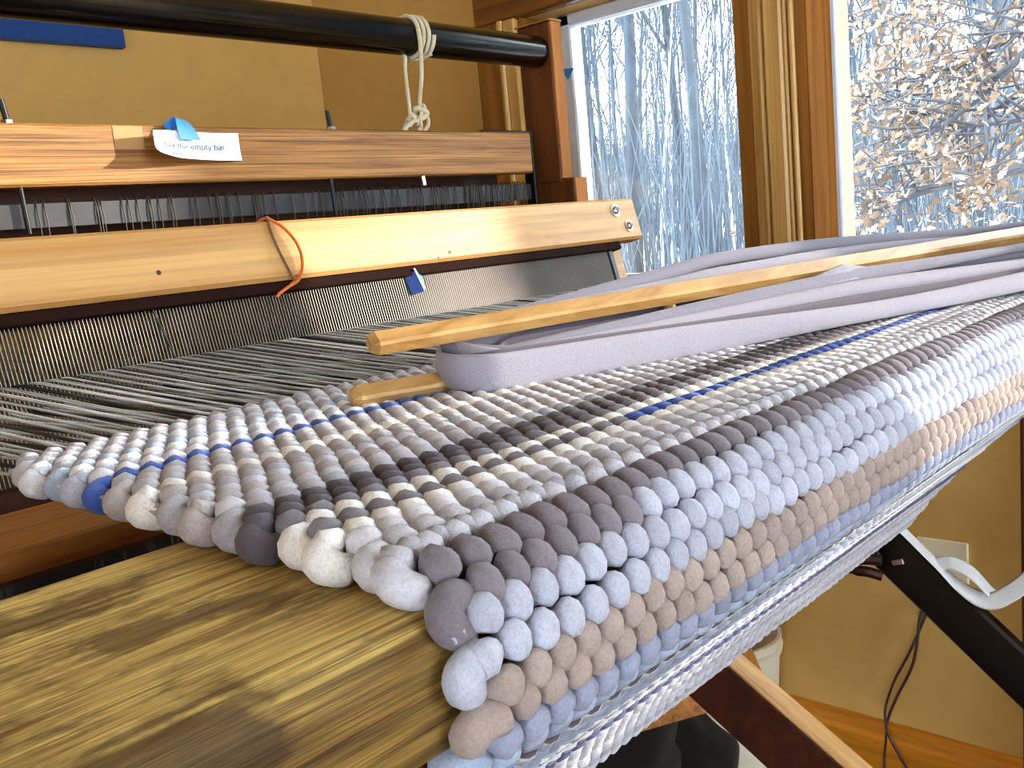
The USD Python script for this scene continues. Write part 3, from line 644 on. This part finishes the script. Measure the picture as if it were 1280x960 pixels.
for mt, a in ((STRIP, dict(a0=0.050, a1=0.66, cf=0.026, cb=0.020, uf=0.0098, ub=0.016, rv=0.0100, rt=0.0026, droop=0.008, rise=-0.0030, brise=0.006, fan=0.008, ph=0.3)),
          (SHADESTRIP, dict(a0=0.056, a1=0.65, cf=0.0215, cb=0.017, uf=0.0150, ub=0.012, rv=0.0062, rt=0.0022, droop=0.006, rise=-0.001, brise=0.004, fan=0.004, ph=1.4)),
          (STRIP, dict(a0=0.062, a1=0.64, cf=0.0150, cb=0.022, uf=0.0130, ub=0.026, rv=0.0066, rt=0.0034, droop=0.006, rise=0.0080, brise=0.016, fan=0.012, tilt=0.5, ph=2.6)),
          (MIDSTRIP, dict(a0=0.060, a1=0.655, cf=0.0095, cb=0.029, uf=0.0140, ub=0.026, rv=0.0062, rt=0.0038, droop=0.007, rise=0.0150, brise=0.023, fan=0.010, tilt=0.4, ph=3.9)),
          (MIDSTRIP, dict(a0=0.070, a1=0.66, cf=0.0030, cb=0.034, uf=0.0140, ub=0.022, rv=0.0070, rt=0.0040, droop=0.004, rise=0.012, brise=0.021, fan=0.002, tilt=0.6, ph=5.2)),
          (SHADESTRIP, dict(a0=0.085, a1=0.67, cf=0.0120, cb=0.010, uf=0.0080, ub=0.018, rv=0.0050, rt=0.0030, droop=0.006, rise=0.011, brise=0.012, fan=0.006, ph=0.9))):
    t.part('fabric_strip', loop(**a), mt, smooth=True)
q = [sp(x) for x in ((0.285, -0.012, 0.031), (0.325, -0.013, 0.040), (0.36, -0.014, 0.034), (0.33, -0.018, 0.030), (0.30, -0.016, 0.029))]
t.part('fabric_end', quad(q, 0.0015, -SVv), STRIP, label='loose end of a strip folded up in a point')
t.done()

# ------------------------------------------------------------------ below the rug, right side
t = Thing('black_lever', 'black slanting metal lever beside the loom under the rug', 'lever')
hi_, lo_ = np.array([1.0, 0.418, -0.362]), np.array([1.0, 0.205, -0.545])
ax = (lo_ - hi_) / np.linalg.norm(lo_ - hi_); sd = np.cross([1, 0, 0], ax)
t.part('lever_bar', beam(hi_, lo_, sd, 0.050, 0.016, 0.003), BLACK)
for k, (dy, dz) in enumerate(((0.055, -0.008), (0.040, -0.020))):
    t.part('prong', tube(bez([(0.975, 0.395, -0.385 - 0.018 * k), (0.97, 0.415 - 0.004 * k, -0.386 - 0.013 * k), (0.97, 0.446 - 0.012 * k, -0.394 - 0.008 * k)], 10), [0.006] * 8 + [0.004, 0.003, 0.0025][:max(0, len(bez([(0, 0, 0), (1, 0, 0), (2, 0, 0)], 10)) - 8)], 8), plain('rusty_iron', (48, 20, 14), 0.5, 0.4), smooth=40)
bc = hi_ + ax * 0.022 + sd * 0.016
t.part('clip', tube([bc + (-0.009, 0, 0), bc + (-0.013, 0, 0), bc + (-0.0145, 0, 0)], [0.010, 0.009, 0.005], 16), plain('worn_blue_steel', (74, 82, 98), 0.3, 0.6), smooth=40, label='bright metal clip on the lever')
t.part('clip', beam(bc + (-0.0095, -0.022, -0.004), bc + (-0.0095, -0.034, -0.0), (0, 0, 1), 0.006, 0.003), STEEL)
t.done()
up_ = -sd if sd[2] < 0 else sd
e0 = hi_ + up_ * 0.0265
sp_ = bez([e0 + ax * -0.004 + (0, 0, 0.004), e0 + ax * 0.03 + (0, 0, 0.002), e0 + ax * 0.075 + (-.002, 0, 0.001), e0 + ax * 0.105 + (-.004, 0, 0.002), e0 + ax * 0.135 + (-.006, -0.004, 0.012), e0 + ax * 0.14 + (-.004, -0.022, 0.028), e0 + ax * 0.14 + (0, -0.045, 0.052)], 60)
t = Thing('white_strap', 'white woven strap draped along the black lever and hanging in a loop', 'strap')
wd = np.stack([np.ones(len(sp_)), np.zeros(len(sp_)), np.zeros(len(sp_))], 1)
tw = np.linspace(0, 1, len(sp_)); ang = np.clip((tw - 0.35) * 3, 0, 1) * 1.2
wd = np.stack([np.cos(ang), 0.55 * np.sin(ang), 0.85 * np.sin(ang)], 1)
t.part('strap_band', ribbon(sp_, wd, 0.018, 0.0011), STRAP, smooth=True)
sp2 = bez([e0 + ax * 0.075 + (0, 0.004, 0.001), e0 + ax * 0.085 + (0, -0.006, 0.012), e0 + ax * 0.100 + (0, -0.014, 0.014), e0 + ax * 0.125 + (0, -0.014, 0.012)], 30)
t.part('strap_fold', ribbon(sp2, (0.6, 0.4, 0.7), 0.015, 0.0011), STRAP, smooth=True)
t.done()
t = Thing('treadle_board', 'red brown slanting board with top edge painted pale as if lit below the rug', 'treadle')
T0, T1 = np.array([0.80, 0.66, -0.338]), np.array([0.80, 0.05, -0.7135]); tax = (T1 - T0) / np.linalg.norm(T1 - T0); tsd = np.cross([1, 0, 0], tax); tsd *= np.sign(tsd[2])
t.part('board', beam(T0 - tsd * 0.034, T1 - tsd * 0.034, tsd, 0.066, 0.024, 0.002), W_red)
t.part('lit_edge', beam(T0 + (0.002, 0, 0), T1 + (0.002, 0, 0), tsd, 0.003, 0.027, 0.001), wood('lit_edge_wood', (176, 124, 70), (226, 182, 122), (40, 5, 5), rough=0.5, streak=0.2), label='top edge painted pale as if lit by the window')  # window light on the top edge put into a paler wood
t.done()
single('brace_board', beam((1.0, 0.635, -0.44), (1.0, 0.515, -0.72), (0, 1, 0.45), 0.026, 0.02), W_post, 'short orange wood brace behind the slanting board', 'brace')
t = Thing('plastic_bucket', 'cream plastic bucket on the floor behind the slanting board', 'bucket')
bcx = (1.262, 0.768, ZF)
t.part('bucket_wall', lathe([(0.0001, 0.0), (0.066, 0.0), (0.070, 0.006), (0.084, 0.232), (0.087, 0.234), (0.087, 0.239), (0.081, 0.239), (0.067, 0.01), (0.0001, 0.01)], bcx, 40), BUCKET, smooth=40)
t.part('rim', lathe([(0.083, 0.212), (0.0875, 0.213), (0.0885, 0.222), (0.084, 0.224), (0.083, 0.212)], bcx, 40), BUCKET, smooth=40)
t.done()
def blob(c, r, seed, sc=6, amp=0.25):
    m = trimesh.creation.icosphere(3, 1.0); v = np.asarray(m.vertices)
    d = 1 + amp * (meshkit.fbm(v * 1.7 + seed, 3, seed) - 0.5) * 2
    p = v * d[:, None] * np.array(r); p[:, 2] = np.maximum(p[:, 2], -r[2] * 0.75)
    return p + np.array(c), np.asarray(m.faces)
t = Thing('dark_bag', 'lumpy black cloth bag on the floor under the loom', 'bag')
t.part('bag_body', blob((1.06, 0.90, ZF + 0.09), (0.14, 0.15, 0.12), 3), BAG, smooth=True)
t.part('bag_flap', blob((1.17, 0.795, ZF + 0.06), (0.09, 0.08, 0.085), 9), BAG, smooth=True)
t.done()
single('floor_treadle', beam((1.02, 0.86, -0.74), (1.10, 0.68, -0.665), (0, 0.4, 1), 0.05, 0.022), W_rail, 'orange wood treadle lying above the dark bag', 'treadle')

# ------------------------------------------------------------------ outdoors
GROUND_Z = -1.3
def terrain(x, y):
    d = np.hypot(x, y)
    return GROUND_Z + 5.4 * np.clip((d - 20) / 38, 0, 1) ** 1.25 + 0.5 * (meshkit.fbm(np.stack([x * 0.09, y * 0.09, 0 * x], -1), 3, 4) - 0.5) * np.clip((d - 6) / 10, 0, 1)
n = 70
gx, gy = np.meshgrid(1.6 + 118 * np.linspace(0, 1, n) ** 1.8, -60 + 170 * np.linspace(0, 1, n), indexing='ij')
V = np.stack([gx, gy, terrain(gx.ravel(), gy.ravel()).reshape(n, n)], -1).reshape(-1, 3)
i, j = np.meshgrid(np.arange(n - 1), np.arange(n - 1), indexing='ij'); q0 = (i * n + j).ravel()
F = np.stack([q0, q0 + n, q0 + n + 1, q0 + 1], 1)
GRD = plain('pale_frosted_ground', (150, 152, 156), 0.95, vary=0.2, bscale=6.0)
single('ground', (V, F), GRD, kind='structure', smooth=True)
BARK = plain('gray_bark', (58, 68, 80), 0.9, vary=0.25, bscale=30.0)
BARK2 = plain('dark_gray_bark', (40, 48, 58), 0.9, vary=0.25, bscale=30.0)
BIRCH = plain('white_birch_bark', (170, 174, 180), 0.8, vary=0.2, bscale=20.0)
OAKB = plain('dark_oak_bark', (66, 66, 74), 0.9, vary=0.25, bscale=40.0)

def grow(rg, h, r0, spread, levels, nb, trunk_lean=0.03, sides=5, first=0.25):
    """bare tree: trunk mesh, list of limb meshes"""
    trunk, limbs = [], []
    def branch(p, d, L, r, lev, out):
        k = 6 if lev == 0 else 4
        pts = [p]; rs = [r]
        for s_ in range(k):
            d = d + np.array([rg.gauss(0, 1), rg.gauss(0, 1), rg.gauss(0, 0.5)]) * (trunk_lean if lev == 0 else 0.16)
            if lev: d[2] += 0.10
            d = d / np.linalg.norm(d); pts.append(pts[-1] + d * L / k); rs.append(max(r * (1 - 0.86 * (s_ + 1) / k), 0.006))
        out.append(tube(pts, rs, sides if lev < 2 else 3, False))
        if lev < levels:
            for b in range(nb[lev]):
                f = (first if lev == 0 else 0.15) + (1 - (first if lev == 0 else 0.15)) * (b + rg.random()) / nb[lev]
                f = min(f, 0.985); ii = f * k; i0 = int(ii); fr = ii - i0
                q = pts[i0] * (1 - fr) + pts[i0 + 1] * fr; rq = rs[i0] * (1 - fr) + rs[i0 + 1] * fr
                az = rg.random() * 2 * math.pi; tl = spread * (0.7 + 0.6 * rg.random())
                side = np.array([math.cos(az), math.sin(az), 0.0]); dv = pts[i0 + 1] - pts[i0]; dv = dv / np.linalg.norm(dv)
                nd_ = dv * math.cos(tl) + side * math.sin(tl)
                branch(q, nd_ / np.linalg.norm(nd_), L * (0.62 - 0.30 * f if lev == 0 else 0.5) * (0.7 + 0.6 * rg.random()), max(rq * 0.5, 0.007), lev + 1, limbs)
    branch(np.zeros(3), np.array([0, 0, 1.0]), h, r0, 0, trunk)
    return trunk, limbs

def tree_at(name, label, group, protos, k, x, y, s_, rot):
    """one tree; the first use of a kind defines it, later ones refer to it"""
    path = numbered('/World', name)
    X = UsdGeom.Xform.Define(stage, path)
    if protos[k].get('path'):
        X.GetPrim().GetReferences().AddInternalReference(protos[k]['path']); X.GetPrim().SetInstanceable(True)
    else:
        protos[k]['path'] = path
        put(path + '/trunk', join(protos[k]['trunk']), protos[k]['mat'], np.zeros(3), True)
        put(path + '/branches', join(protos[k]['limbs']), BARK2 if protos[k]['mat'] is BARK2 else BARK, np.zeros(3), True)
    X.ClearXformOpOrder()
    for nm, op, val in (('t', X.AddTranslateOp, Gf.Vec3d(x, y, float(terrain(np.array([x]), np.array([y]))[0]) - 0.05 + EYE)),): op().Set(val)
    X.AddRotateZOp().Set(rot); X.AddScaleOp().Set(Gf.Vec3f(s_, s_, s_))
    tagp(X.GetPrim(), label, 'tree', group)

tr = random.Random(11)
protos = []
for k in range(6):
    a, b = grow(tr, 11 + 2 * tr.random(), 0.07, 0.5, 3, (14, 5, 3), first=0.25)
    protos.append(dict(trunk=a, limbs=b, mat=BARK))
big = []
for k in range(5):
    a, b = grow(tr, 12.5 + tr.random(), 0.125 + 0.03 * (k == 1), 0.5, 3, (13, 5, 3), first=0.35); big.append(dict(trunk=a, limbs=b, mat=BARK2))
birch = []
a, b = grow(tr, 8.5, 0.07, 0.5, 2, (14, 6), trunk_lean=0.05, first=0.3); birch.append(dict(trunk=a, limbs=b, mat=BIRCH))
def at_px(px, d):                # a bearing in plan, from the camera's own place
    r_ = R.T @ np.array([(px - 640) / 1192.0, (275 - 480) / 1192.0, 1.0]); r_ = r_ / np.hypot(r_[0], r_[1]); return r_[0] * d, r_[1] * d
for i in range(46):
    px = 690 + 245 * ((i * 0.618034) % 1.0); d = 19 + 32 * ((i * 0.7548777) % 1.0)
    x, y = at_px(px, d)
    tree_at('bare_tree', 'bare gray tree standing in the woods through the window beside the upright', 'bare woods behind the far window', protos, i % 6, x, y, 0.55 + 0.4 * tr.random(), tr.random() * 360)
for i in range(36):
    px = 1035 + 270 * ((i * 0.618034 + .3) % 1.0); d = 16 + 34 * ((i * 0.7548777 + .4) % 1.0)
    x, y = at_px(px, d)
    tree_at('bare_tree', 'bare gray tree in the woods behind the brown leaved oak', 'bare woods behind the oak', protos, (i + 2) % 6, x, y, 0.85 + 0.5 * tr.random(), tr.random() * 360)
for px, d, s_, k, lb in ((790, 17, 0.95, 1, 'thick gray tree in the middle of the window beside the upright'), (886, 16, 1.0, 0, 'straight bare tree right of the birches near the brown trim'), (748, 20, 1.0, 2, 'bare tree close to the loom upright in the window'), (858, 21, 0.95, 4, 'slim bare tree just right of the white birches'), (1232, 15, 1.0, 3, 'bare trunk at the right edge behind the oak leaves')):
    x, y = at_px(px, d)
    tree_at('bare_tree', lb, None, big, k, x, y, s_, tr.random() * 360)
for px, d, s_ in ((821, 17, 0.62), (838, 18, 0.5), (916, 19, 0.6)):
    x, y = at_px(px, d)
    tree_at('birch_tree', {821: 'white birch stem in the middle of the window beside the upright', 838: 'slim white birch just right of the middle birch', 916: 'white birch close to the brown window trim'}[px], None, birch, 0, x, y, s_, tr.random() * 360)
# undergrowth: countless thin stems
st = []
ug = random.Random(5)
for i in range(5200):
    px = 660 + 660 * ug.random(); d = 13 + 42 * ug.random() ** 0.8
    x, y = at_px(px, d); z = float(GROUND_Z + 5.4 * min(max((d - 20) / 38, 0), 1) ** 1.25) - 0.2
    h = 1.2 + 2.6 * ug.random(); lx, ly = ug.gauss(0, 0.35), ug.gauss(0, 0.35); r_ = 0.008 + 0.016 * ug.random()
    st.append(tube([(x, y, z), (x + lx * 0.4, y + ly * 0.4, z + h * 0.55), (x + lx, y + ly, z + h)], [r_, r_ * 0.8, 0.004], 3, False))
single('undergrowth', join(st), BARK, 'tangle of thin gray undergrowth stems at the foot of the woods', 'undergrowth', kind='stuff')

# the oak that keeps its brown leaves
t = Thing('oak_tree', 'oak with dry tan leaves close behind the right window', 'tree')
og = random.Random(21)
OX, OY = 4.55, -2.22
tp = bez([(OX, OY, GROUND_Z - 0.1), (OX + 0.05, OY + 0.02, 0.2), (OX + 0.1, OY + 0.1, 1.8), (OX + 0.3, OY + 0.2, 3.6), (OX + 0.3, OY + 0.4, 6.0)], 16)
t.part('trunk', tube(tp, np.linspace(0.33, 0.09, len(tp)), 14), OAKB, smooth=True)  # trunk out of view, placed and sized to block part of the sun
tips = []
def oak_target(px, py_, d):
    r_ = R.T @ np.array([(px - 640) / 1192.0, (py_ - 480) / 1192.0, 1.0]); return r_ / np.linalg.norm(r_) * d
limb_ends = [(1075, 40, 7.2), (1100, 130, 6.6), (1085, 215, 6.2), (1165, 235, 6.9), (1150, 20, 7.6), (1195, 160, 6.3), (1070, 275, 6.6)]
twigs = []
for px, py_, d in limb_ends:
    e = oak_target(px, py_, d); s0 = tp[int(len(tp) * (0.35 + 0.4 * og.random()))]
    mids = [s0 + (e - s0) * f + np.array([og.gauss(0, 0.12), og.gauss(0, 0.12), og.gauss(0, 0.06) - 0.10 * math.sin(math.pi * f)]) for f in (0.25, 0.5, 0.72, 0.88)]
    lp = bez([s0, *mids, e], 40)
    t.part('limb', tube(lp, np.linspace(0.05, 0.009, len(lp)), 7), OAKB, smooth=True)
    for b in range(24):
        f = 0.52 + 0.48 * (b + og.random()) / 24; q = lp[min(int(f * len(lp)), len(lp) - 1)]
        L = 0.35 + 0.55 * og.random(); d_ = np.array([og.gauss(-0.4, 0.6), og.gauss(0.35, 0.6), og.gauss(0.05, 0.55)]); d_ /= np.linalg.norm(d_)
        q2 = q + d_ * L * 0.5 + np.array([0, 0, og.gauss(0, 0.05)]); q3 = q + d_ * L + np.array([0, 0, og.gauss(0.02, 0.08)])
        twigs.append(tube([q, q2, q3], [0.010, 0.007, 0.003], 4, False))
        for z_ in range(3):
            d2 = d_ + np.array([og.gauss(0, 0.7), og.gauss(0, 0.7), og.gauss(0, 0.6)]); d2 /= np.linalg.norm(d2); o = q + (q3 - q) * (0.35 + 0.3 * z_)
            o2 = o + d2 * L * 0.45; twigs.append(tube([o, (o + o2) / 2 + (0, 0, 0.01), o2], [0.006, 0.004, 0.002], 3, False)); tips.append((o, o2))
        tips.append((q2, q3))
t.part('twigs', join(twigs), OAKB, smooth=True, kind='stuff')
def leaf_mesh(p, ax_, nrm, L):
    ax_ = ax_ / np.linalg.norm(ax_); s_ = np.cross(nrm, ax_); s_ /= np.linalg.norm(s_); n_ = np.cross(ax_, s_)
    out = [(0, 0, 0), (.22, .16, .04), (.32, .11, .05), (.5, .27, .10), (.6, .17, .08), (.78, .24, .06), (1, 0, -.04), (.78, -.24, .06), (.6, -.17, .08), (.5, -.27, .10), (.32, -.11, .05), (.22, -.16, .04), (.5, 0, -.02)]
    V = np.array([p + ax_ * a * L + s_ * b * L + n_ * c * L for a, b, c in out]); return V, np.array([[12, i_, (i_ + 1) % 12] for i_ in range(12)])
def leafmat(nm, c):
    return material(nm, {'d': ('diffuse_bsdf', {'color': lin(c)}), 'tr': ('translucent_bsdf', {'color': lin(c)}), 'm': ('mix_closure', {'fac': 0.4})}, [('d.BSDF', 'm.closure1'), ('tr.BSDF', 'm.closure2')], 'm.closure')
LM = [leafmat('tan_leaf', (134, 114, 98)), leafmat('pale_leaf', (164, 150, 136)), leafmat('brown_leaf', (106, 86, 72))]
leaves = []
for a, b in tips:
    for z_ in range(6):
        p = a + (b - a) * og.random() + np.array([og.gauss(0, 0.02) for _ in range(3)])
        leaves.append((np.linalg.norm(p), leaf_mesh(p, np.array([og.gauss(-.3, 1), og.gauss(.3, 1), og.gauss(-.6, .7)]), np.array([og.gauss(0, 1), og.gauss(0, 1), og.gauss(0, 1) + 0.4]), 0.042 + 0.034 * og.random())))
leaves.sort(key=lambda q: q[0])
for i, (_, m) in enumerate(leaves[:280]): t.part('leaf', m, LM[i % 3])
for c in range(3):
    t.part('foliage', join([m for _, m in leaves[280 + c::3]]), LM[c], kind='stuff')
t.done()
